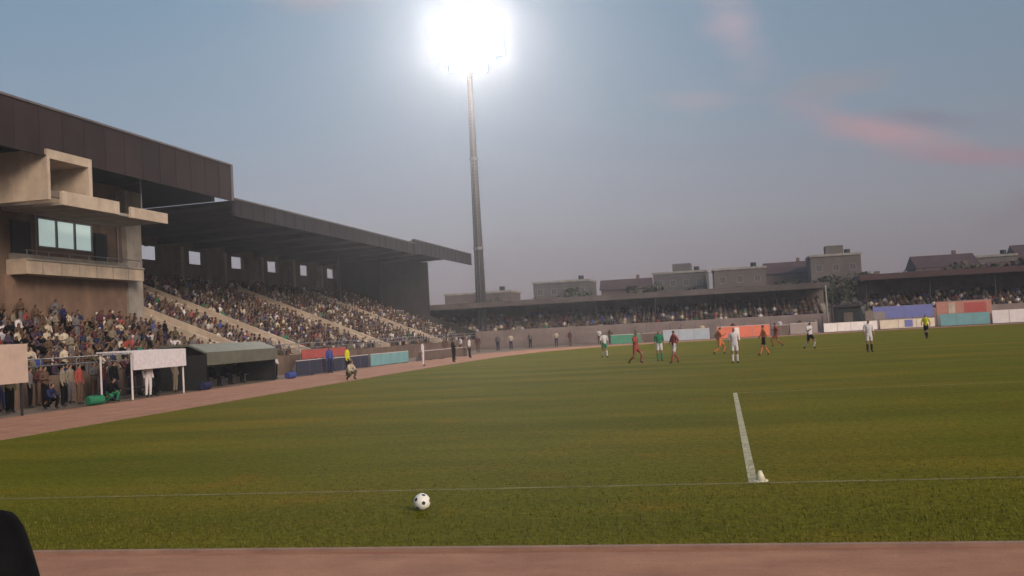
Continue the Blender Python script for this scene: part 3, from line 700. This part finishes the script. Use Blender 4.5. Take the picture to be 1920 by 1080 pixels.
# ------------------------------------------------------------------ far end: covered terrace
es = empty('end_terrace', (0, 130, 0), 'low covered terrace with dark flat roof closing the far end', 'grandstand')
def low_terrace(x0, x1, y0, parent, zroof, n=6):
    pts = [(y0, -.02), (y0, 1.5)]
    for i in range(n):
        y = y0 + .9*i; z = 1.5 + .38*i
        pts += [(y + .9, z)] + ([(y + .9, z + .38)] if i < n-1 else [])
    pts += [(y0 + .9*n, -.02)]
    part(MB().prism(pts, 'x', x0, x1), 'seating_tier', M['concrete'], parent)
    part(box(x0, x1, y0 - .22, y0 - .002, -.02, 2.15), 'front_wall', M['wall_pink'], parent)
    yb = y0 + .9*n
    part(box(x0, x1, yb + .002, yb + .3, -.02, zroof), 'back_wall', M['dark_concrete'], parent)
    part(MB().prism([(y0 + .4, zroof + .35), (y0 + .4, zroof - .35), (y0 + .7, zroof - .35), (yb + .8, zroof + .003), (yb + .8, zroof + .3)], 'x', x0 - .3, x1 + .3), 'roof', M['roof_end'], parent)
    for x in np.arange(x0 + .5, x1, 7.5): part(MB().tube((x, y0 + 1.6, 1.4), (x, y0 + 1.6, zroof - .2), .09, n=8), 'column', M['roof_under'], parent)
M['roof_end'] = mat('weathered_roof', (.105, .084, .08), .8, .3, .4)
M['wall_pink'] = mat('faded_pink_wall', (.26, .195, .18), .9, .2, .6)
low_terrace(-46, 13, 128.2, es, 5.6)
e2 = empty('end_terrace', (40, 136, 0), 'low terrace with dark reddish roof at the far end behind the red banner', 'grandstand')
M['roof_red'] = mat('dark_red_roof', (.07, .038, .038), .8, .3, .4)
low_terrace(17.5, 62, 131, e2, 6.3)
for c in e2.children:
    if c.name.startswith('roof'): c.data.materials[0] = M['roof_red']
sp2 = []
for (x0, x1, y0) in ((-45.5, 12.6, 128.2), (18, 61, 131)):
    for i in range(6):
        x = x0
        while x < x1:
            if random.random() < .72: sp2.append((x, y0 + .9*i + .5, 1.5 + .38*i - .1, 0))
            x += .6
crowd('crowd', sp2, 'distant spectators on the low covered terraces at the far end')

# mesh fence behind the boards
def mesh_fence(x0, x1, y, h, label):
    f = empty('fence', ((x0+x1)/2, y, 0), label, 'fence')
    n = int((x1-x0)/3)
    for i in range(n+1):
        x = x0 + (x1-x0)*i/n; part(MB().tube((x, y, 0), (x, y, h), .05, n=6), 'fence_post', M['steel'], f)
    mb = MB()
    for z in np.linspace(.15, h - .05, 7): mb.tube((x0, y, z), (x1, y, z), .014, n=4)
    part(mb, 'wire_panel', M['steel'], f)
mesh_fence(-30, 12, 126.6, 1.9, 'wire fence on grey posts before the low covered terrace')

# ------------------------------------------------------------------ floodlight mast
MX, MY, ZC = -30.9, 131.0, 41.2
ms = empty('floodlight_mast', (MX, MY, 0), 'tall tapered floodlight mast with blazing white lamp head at the end of the main stand', 'floodlight')
part(MB().tube((MX, MY, -.02), (MX, MY, 1.2), 1.5, 1.3, n=20), 'footing', M['concrete'], ms)
part(MB().tube((MX, MY, 1.2), (MX, MY, 38), .74, .34, n=20), 'pole', mat('mast_steel', (.085, .08, .09), .6, .15, .5, metallic=.3), ms, smooth=True)
for z in (13, 25): part(MB().tube((MX, MY, z), (MX, MY, z + .35), .84 - .0105*z, n=20), 'flange', M['steel'], ms)
lad = MB()
for sx in (-.22, .22): lad.tube((MX + sx, MY - .95, 1.3), (MX + sx, MY - .52, 37), .03, n=5)
for z in np.arange(1.6, 37, .45): lad.tube((MX - .22, MY - .95 + .012*(z - 1.3), z), (MX + .22, MY - .95 + .012*(z - 1.3), z), .02, n=4)
part(lad, 'ladder', M['steel'], ms)
part(box(MX + .66, MX + 1.0, MY - .4, MY + .4, 1.6, 3.0), 'control_box', M['steel'], ms)
hd = bpy.data.objects.new('lamp_head', None); COL.objects.link(hd); hd.parent = ms; hd.location = (0, -.6, ZC)
hd.rotation_euler = (R(-12), 0, R(16))       # tilted down and turned to the pitch
def hpart(mb, name, m, smooth=False): return mb.build(name, m, hd, smooth)
fr = MB()
rows = [(-4.2, 4), (-3.0, 6), (-1.8, 8), (-.6, 8), (.6, 8), (1.8, 8), (3.0, 6), (4.2, 4)]
PITCHX = 1.2
for z, n in rows: fr.box(-n*PITCHX/2, n*PITCHX/2, .25, .4, z - .12, z + .12)
for x in (-2.4, 0, 2.4): fr.box(x - .1, x + .1, .41, .6, -4.6, 4.6)
hpart(fr, 'frame', M['steel'])
LAMP = emit('lamp_lens', (1.0, .95, .88), 1.0)
house = MB(); 
house.prism([(-.3, -.3), (.3, -.3), (.3, .3), (-.3, .3)], 'y', .0, .22).box(-.592, .592, -.12, -.002, -.592, .592)
house_me = house.mesh('lamp_housing', M['steel'])
lens_me = MB().box(-.585, .585, -.16, -.123, -.585, .585).mesh('lens', LAMP)
for z, n in rows:
    for i in range(n):
        x = (i - (n-1)/2)*PITCHX
        l = obj('lamp', house_me, hd, (x, 0, z)); obj('lens', lens_me, l)

# ------------------------------------------------------------------ town behind
def building(x, y, w, d, h, wall, roofk, label, floors=None, cols=None, rz=0, pent=False):
    b = empty('building', (x, y, 0), label, 'building', 'buildings beyond the far end', rz)
    MB().box(-w/2, w/2, -d/2, d/2, -.02, h).build('wall', wall, b)
    if roofk == 'flat':
        r = MB().box(-w/2 - .25, w/2 + .25, -d/2 - .25, d/2 + .25, h + .003, h + .5).build('roof', M['concrete'], b)
        if pent: MB().box(-w*.15, w*.2, -d*.2, d*.2, h + .503, h + 2.6).build('stair_head', wall, r)
        MB().tube((w*.3, 0, h + .5), (w*.3, 0, h + 1.7), .7, n=12).build('water_tank', M['black_metal'], r)
    else:
        r = MB().prism([(-d/2 - .5, h + .003), (0, h + roofk), (d/2 + .5, h + .003)], 'x', -w/2 - .4, w/2 + .4).build('roof', M['roof_red'], b)
        MB().box(w*.2, w*.2 + .8, .3, 1.1, h + roofk*.45, h + roofk + .9).build('chimney', M['brown_wall'], r)
    floors = floors or max(1, int(h/3.1)); cols = cols or max(2, int(w/3.2))
    for f in range(floors):
        for c in range(cols):
            cx = -w/2 + w*(c + .5)/cols; cz = 1.6 + f*(h - .6)/floors
            wn = obj('window', WIN, b, (cx, -d/2 - .02, cz))
            obj('frame', WFR, wn)
WIN = box(-.6, .6, 0, .019, -.65, .65).mesh('window', M['glass'])
WFR = MB().box(-.72, -.6, -.05, .018, -.77, .65).box(.6, .72, -.05, .018, -.77, .65).box(-.6, .6, -.05, .018, .65, .75).box(-.72, .72, -.1, .018, -.87, -.77).box(-.03, .03, -.04, -.002, -.65, .65).mesh('window_frame', M['concrete'])
bw_ = {'a': mat('ochre_render', (.125, .102, .088), .9, .15, .3), 'b': mat('grey_render', (.112, .098, .094), .9, .15, .3), 'c': mat('pink_render', (.125, .095, .09), .9, .15, .3),
       'd': mat('brown_brick', (.105, .076, .068), .9, .2, .3), 'e': mat('pale_render', (.15, .125, .115), .9, .12, .3)}
blds = [(-56, 240, 16, 12, 11, 'c', 'flat', 'low pink block just right of the floodlight mast'), (-38, 255, 14, 12, 13.2, 'b', 'flat', 'grey flat roofed block left of the twin gabled houses'),
 (-22, 250, 12, 10, 10.5, 'd', 2.6, 'brown gabled house behind the end terrace'), (-9, 262, 13, 12, 14, 'b', 'flat', 'grey block with stair head above the light blue board'),
 (5, 250, 12, 10, 13.5, 'a', 'flat', 'ochre block above the orange board'), (17, 258, 11, 12, 12.2, 'd', 3, 'brown gabled house left of the tall ochre block'),
 (26.5, 246, 11, 12, 15.0, 'a', 'flat', 'tall ochre block with stair head, the highest at mid field'), (40, 262, 10, 10, 9.4, 'b', 'flat', 'low grey block right of the tall ochre block'),
 (51, 250, 13, 12, 11.2, 'c', 3, 'pink house with dark red gable roof'), (63, 255, 9, 10, 13.0, 'e', 'flat', 'narrow pale block beside the pink gabled house'),
 (77, 262, 15, 12, 12.6, 'd', 3.4, 'broad brown house with dark red roof'), (87, 240, 10, 12, 14.5, 'c', 'flat', 'tall pink block at the frame edge')]
for k in bw_: weather(bw_[k], .2)
for (x, y, w, d, h, k, rk, lab) in blds: building(x, y, w, d, h, bw_[k], rk, lab, pent='stair head' in lab, rz=random.uniform(-.06, .06))
hs = [(24, 178, 9, 8, 5.6, 'e', 2.2, 'pale low house behind the reddish terrace roof'), (37, 175, 10, 8, 6.2, 'c', 2.4, 'pink low house with dark roof above the red banner'), (49, 180, 10, 8, 6.8, 'd', 2.3, 'brown low house nearest the frame edge')]
for (x, y, w, d, h, k, rk, lab) in hs: building(x, y, w, d, h, bw_[k], rk, lab, 2, 3)
# trees
M['bark'] = mat('bark', (.06, .045, .035), .9, .3, 4, .5)
M['leaf'] = mat('foliage', (.038, .042, .026), .8, .45, .6, second=(.06, .062, .034))
def tree_mesh(seed, H, W):
    r = np.random.default_rng(seed); V, Fc = [], []
    clumps = [(r.normal(0, W*.24), r.normal(0, W*.24), H*r.uniform(.42, .93), W*r.uniform(.13, .26)) for _ in range(16)]
    for (cx, cy, cz, cr) in clumps:
        for _ in range(110):
            p = r.normal(0, 1, 3); p /= np.linalg.norm(p); p *= cr*r.uniform(.5, 1.05); p += (cx, cy, cz)
            a, b = r.normal(0, .17, 3), r.normal(0, .17, 3); k = len(V)
            V += [tuple(p - a), tuple(p + b), tuple(p + a), tuple(p - b)]; Fc.append((k, k+1, k+2, k+3))
    me = bpy.data.meshes.new('crown'); me.from_pydata(V, [], Fc); me.materials.append(M['leaf'])
    t = MB().tube((0, 0, -.05), (0, 0, H*.5), .24, .13, n=8)
    for k in range(5):
        c = clumps[k]; t.tube((0, 0, H*(.3 + .04*k)), (c[0], c[1], c[2]), .1, .03, n=6)
    return me, t.mesh('trunk', M['bark'])
TM = [tree_mesh(s, 9.5, 8) for s in (1, 2, 3)]
tl = [(-27, 158, .72), (-20, 150, .8), (-13.5, 156, .7), (-9, 149, .84), (-3, 160, .72), (3.5, 152, .7), (9, 158, .78), (15.5, 149, .72), (21, 160, .85), (27.5, 152, .8), (34, 160, .86), (41, 156, .9), (47.5, 150, .95), (-34, 152, .74)]
names = ['above the farthest track figure', 'behind the middle of the end terrace', 'with the widest crown', 'standing nearest the end terrace', 'above the light blue board', 'above the orange board', 'right of the orange board',
         'by the thin grey pole', 'behind the dark shed', 'above the blue banner', 'above the teal board', 'above the red banner', 'by the frame edge', 'right behind the floodlight mast']
for k, (x, y, s) in enumerate(tl):
    t = empty('tree', (x, y, 0), 'dark leafy tree ' + names[k], 'tree', 'trees behind the far end', random.uniform(0, 6)); t.scale = (s*1.05, s*1.05, s)
    a, b = TM[k % 3]; obj('crown', a, t); obj('trunk', b, t)

# ------------------------------------------------------------------ air
HAZE = .0008
if HAZE:
    hz = box(-G - 20, G + 20, -220, 920, -1.2, 62).build('haze', None); hz['kind'] = 'stuff'
    hm = bpy.data.materials.new('haze_air'); hm.use_nodes = True; nt = hm.node_tree
    nt.nodes.remove(nt.nodes['Principled BSDF'])
    pv = nt.nodes.new('ShaderNodeVolumePrincipled'); pv.inputs['Density'].default_value = HAZE
    pv.inputs['Color'].default_value = (.92, .90, .93, 1); pv.inputs['Anisotropy'].default_value = .72
    nt.links.new(pv.outputs['Volume'], nt.nodes['Material Output'].inputs['Volume'])
    hz.data.materials.append(hm)
LAMP.node_tree.nodes['Principled BSDF'].inputs['Emission Strength'].default_value = 185

# ------------------------------------------------------------------ sky and sun
w = bpy.data.worlds.new('World'); scene.world = w; w.use_nodes = True; nt = w.node_tree
bg = nt.nodes['Background']; N = nt.nodes.new; L = nt.links.new
SUN_EL, SUN_AZ = 28, 128
sky = N('ShaderNodeTexSky'); sky.sky_type = 'NISHITA'; sky.sun_disc = False
sky.sun_elevation = R(SUN_EL); sky.sun_rotation = R(SUN_AZ)
tc = N('ShaderNodeTexCoord'); sep = N('ShaderNodeSeparateXYZ'); L(tc.outputs['Generated'], sep.inputs[0])
def math_(op, a, b=None, c=None):
    n = N('ShaderNodeMath'); n.operation = op
    for i, v in enumerate((a, b, c)):
        if v is None: continue
        if isinstance(v, (int, float)): n.inputs[i].default_value = v
        else: L(v, n.inputs[i])
    return n.outputs[0]
az = math_('ARCTAN2', sep.outputs['X'], sep.outputs['Y'])
el = math_('ARCSINE', sep.outputs['Z'])
ramp = N('ShaderNodeValToRGB'); e = ramp.color_ramp.elements
stops = [(0.0, (.33, .235, .255)), (.05, (.37, .285, .305)), (.10, (.365, .335, .37)), (.20, (.262, .322, .40)), (.32, (.185, .290, .39)), (1.0, (.15, .24, .37))]
e[0].position = stops[0][0]; e[0].color = (*stops[0][1], 1); e[1].position = 1; e[1].color = (*stops[-1][1], 1)
for p, c in stops[1:-1]: q = e.new(p); q.color = (*c, 1)
L(math_('MAXIMUM', sep.outputs['Z'], 0.0), ramp.inputs['Fac'])
# dimmer, greyer towards the east (to the right of the view), brighter towards the west
azr = N('ShaderNodeMapRange'); L(az, azr.inputs[0]); azr.inputs[1].default_value = R(-25); azr.inputs[2].default_value = R(20); azr.inputs[3].default_value = 1.08; azr.inputs[4].default_value = .74
elr = N('ShaderNodeMapRange'); L(el, elr.inputs[0]); elr.inputs[1].default_value = R(2); elr.inputs[2].default_value = R(20); elr.inputs[3].default_value = 1; elr.inputs[4].default_value = .25
k_ = math_('ADD', math_('MULTIPLY', math_('SUBTRACT', azr.outputs[0], 1.0), elr.outputs[0]), 1.0)
def mix(mode, fac, a, b):
    n = N('ShaderNodeMix'); n.data_type = 'RGBA'; n.blend_type = mode
    for i, v in ((0, fac), (6, a), (7, b)):
        if isinstance(v, (int, float)): n.inputs[i].default_value = v
        elif isinstance(v, tuple): n.inputs[i].default_value = (*v, 1)
        else: L(v, n.inputs[i])
    return n.outputs[2]
cmb = N('ShaderNodeCombineColor'); [L(k_, cmb.inputs[i]) for i in range(3)]
base = mix('MULTIPLY', 1.0, ramp.outputs[0], cmb.outputs[0])
nis = mix('MULTIPLY', 1.0, sky.outputs[0], (.07, .07, .07))
base = mix('MIX', .18, base, nis)
# clouds as soft noisy ellipses on the sky
cn = N('ShaderNodeTexNoise'); cn.inputs['Scale'].default_value = 9; cn.inputs['Detail'].default_value = 6; cn.inputs['Roughness'].default_value = .6
mp = N('ShaderNodeMapping'); mp.inputs['Scale'].default_value = (1, 1, 3.2); L(tc.outputs['Generated'], mp.inputs[0]); L(mp.outputs[0], cn.inputs['Vector'])
nz = math_('MULTIPLY', math_('SUBTRACT', cn.outputs['Fac'], .5), 2.6)
def cloud(prev, a0, e0, ra, re, tilt, col, amt):
    da = math_('SUBTRACT', az, R(a0)); de = math_('SUBTRACT', math_('SUBTRACT', el, R(e0)), math_('MULTIPLY', da, tilt))
    q = math_('SQRT', math_('ADD', math_('POWER', math_('DIVIDE', da, R(ra)), 2.0), math_('POWER', math_('DIVIDE', de, R(re)), 2.0)))
    mr = N('ShaderNodeMapRange'); mr.interpolation_type = 'SMOOTHSTEP'; L(math_('ADD', q, nz), mr.inputs[0])
    mr.inputs[1].default_value = 1.5; mr.inputs[2].default_value = -.25; mr.inputs[3].default_value = 0; mr.inputs[4].default_value = amt
    return mix('MIX', mr.outputs[0], prev, col)
pink = (.47, .29, .31)
for a0, e0, ra, re, tilt, col, amt in ((8.6, 9.6, 4.6, .95, -.33, pink, .85), (13.6, 7.6, 4.5, .55, -.12, (.36, .23, .27), .8), (11.5, 9.8, 3.6, .5, -.2, (.22, .19, .25), .6),
        (1.8, 15.6, 1.6, 2.2, -.6, (.40, .34, .40), .8), (-.8, 12.0, 2.4, .6, -.1, (.37, .335, .37), .6), (7.0, 12.1, 3.2, .7, 0, (.30, .275, .30), .6),
        (16.2, 4.9, 2.6, .8, .3, (.27, .19, .22), .8), (-22, 18.6, 3.0, .9, 0, (.36, .32, .36), .7), (-50, 22, 12, 2.5, .1, pink, .6), (38, 14, 10, 1.8, -.1, pink, .7)):
    base = cloud(base, a0, e0, ra, re, tilt, col, amt)
L(base, bg.inputs['Color']); bg.inputs['Strength'].default_value = 1.0

sd = bpy.data.lights.new('sun', 'SUN'); sd.energy = 3.2; sd.angle = R(30); sd.color = (1.0, .83, .66)
so = bpy.data.objects.new('sun', sd); COL.objects.link(so)
v = Vector((math.sin(R(SUN_AZ))*math.cos(R(SUN_EL)), math.cos(R(SUN_AZ))*math.cos(R(SUN_EL)), math.sin(R(SUN_EL))))
so.rotation_euler = (-v).to_track_quat('-Z', 'Y').to_euler()

# ------------------------------------------------------------------ camera
cd = bpy.data.cameras.new('camera'); cam = bpy.data.objects.new('camera', cd); COL.objects.link(cam); scene.camera = cam
cd.sensor_width = 36; cd.lens = 36*1900/1920; cd.clip_end = 3000; cd.clip_start = .05
yaw, pitch, roll = R(11.487), R(2.338), R(3.034)
Mx = Matrix.Rotation(yaw, 3, 'Z') @ Matrix.Rotation(R(90) + pitch, 3, 'X') @ Matrix.Rotation(-roll, 3, 'Z')
cam.matrix_world = Matrix.Translation((0, 0, 2.2)) @ Mx.to_4x4()

scene.view_settings.view_transform = 'Standard'; scene.view_settings.look = 'None'; scene.view_settings.exposure = .1; scene.view_settings.gamma = 1
scene.cycles.max_bounces = 5; scene.cycles.diffuse_bounces = 3; scene.cycles.volume_bounces = 0
scene.cycles.use_denoising = True
for k in list(PROTO): pass
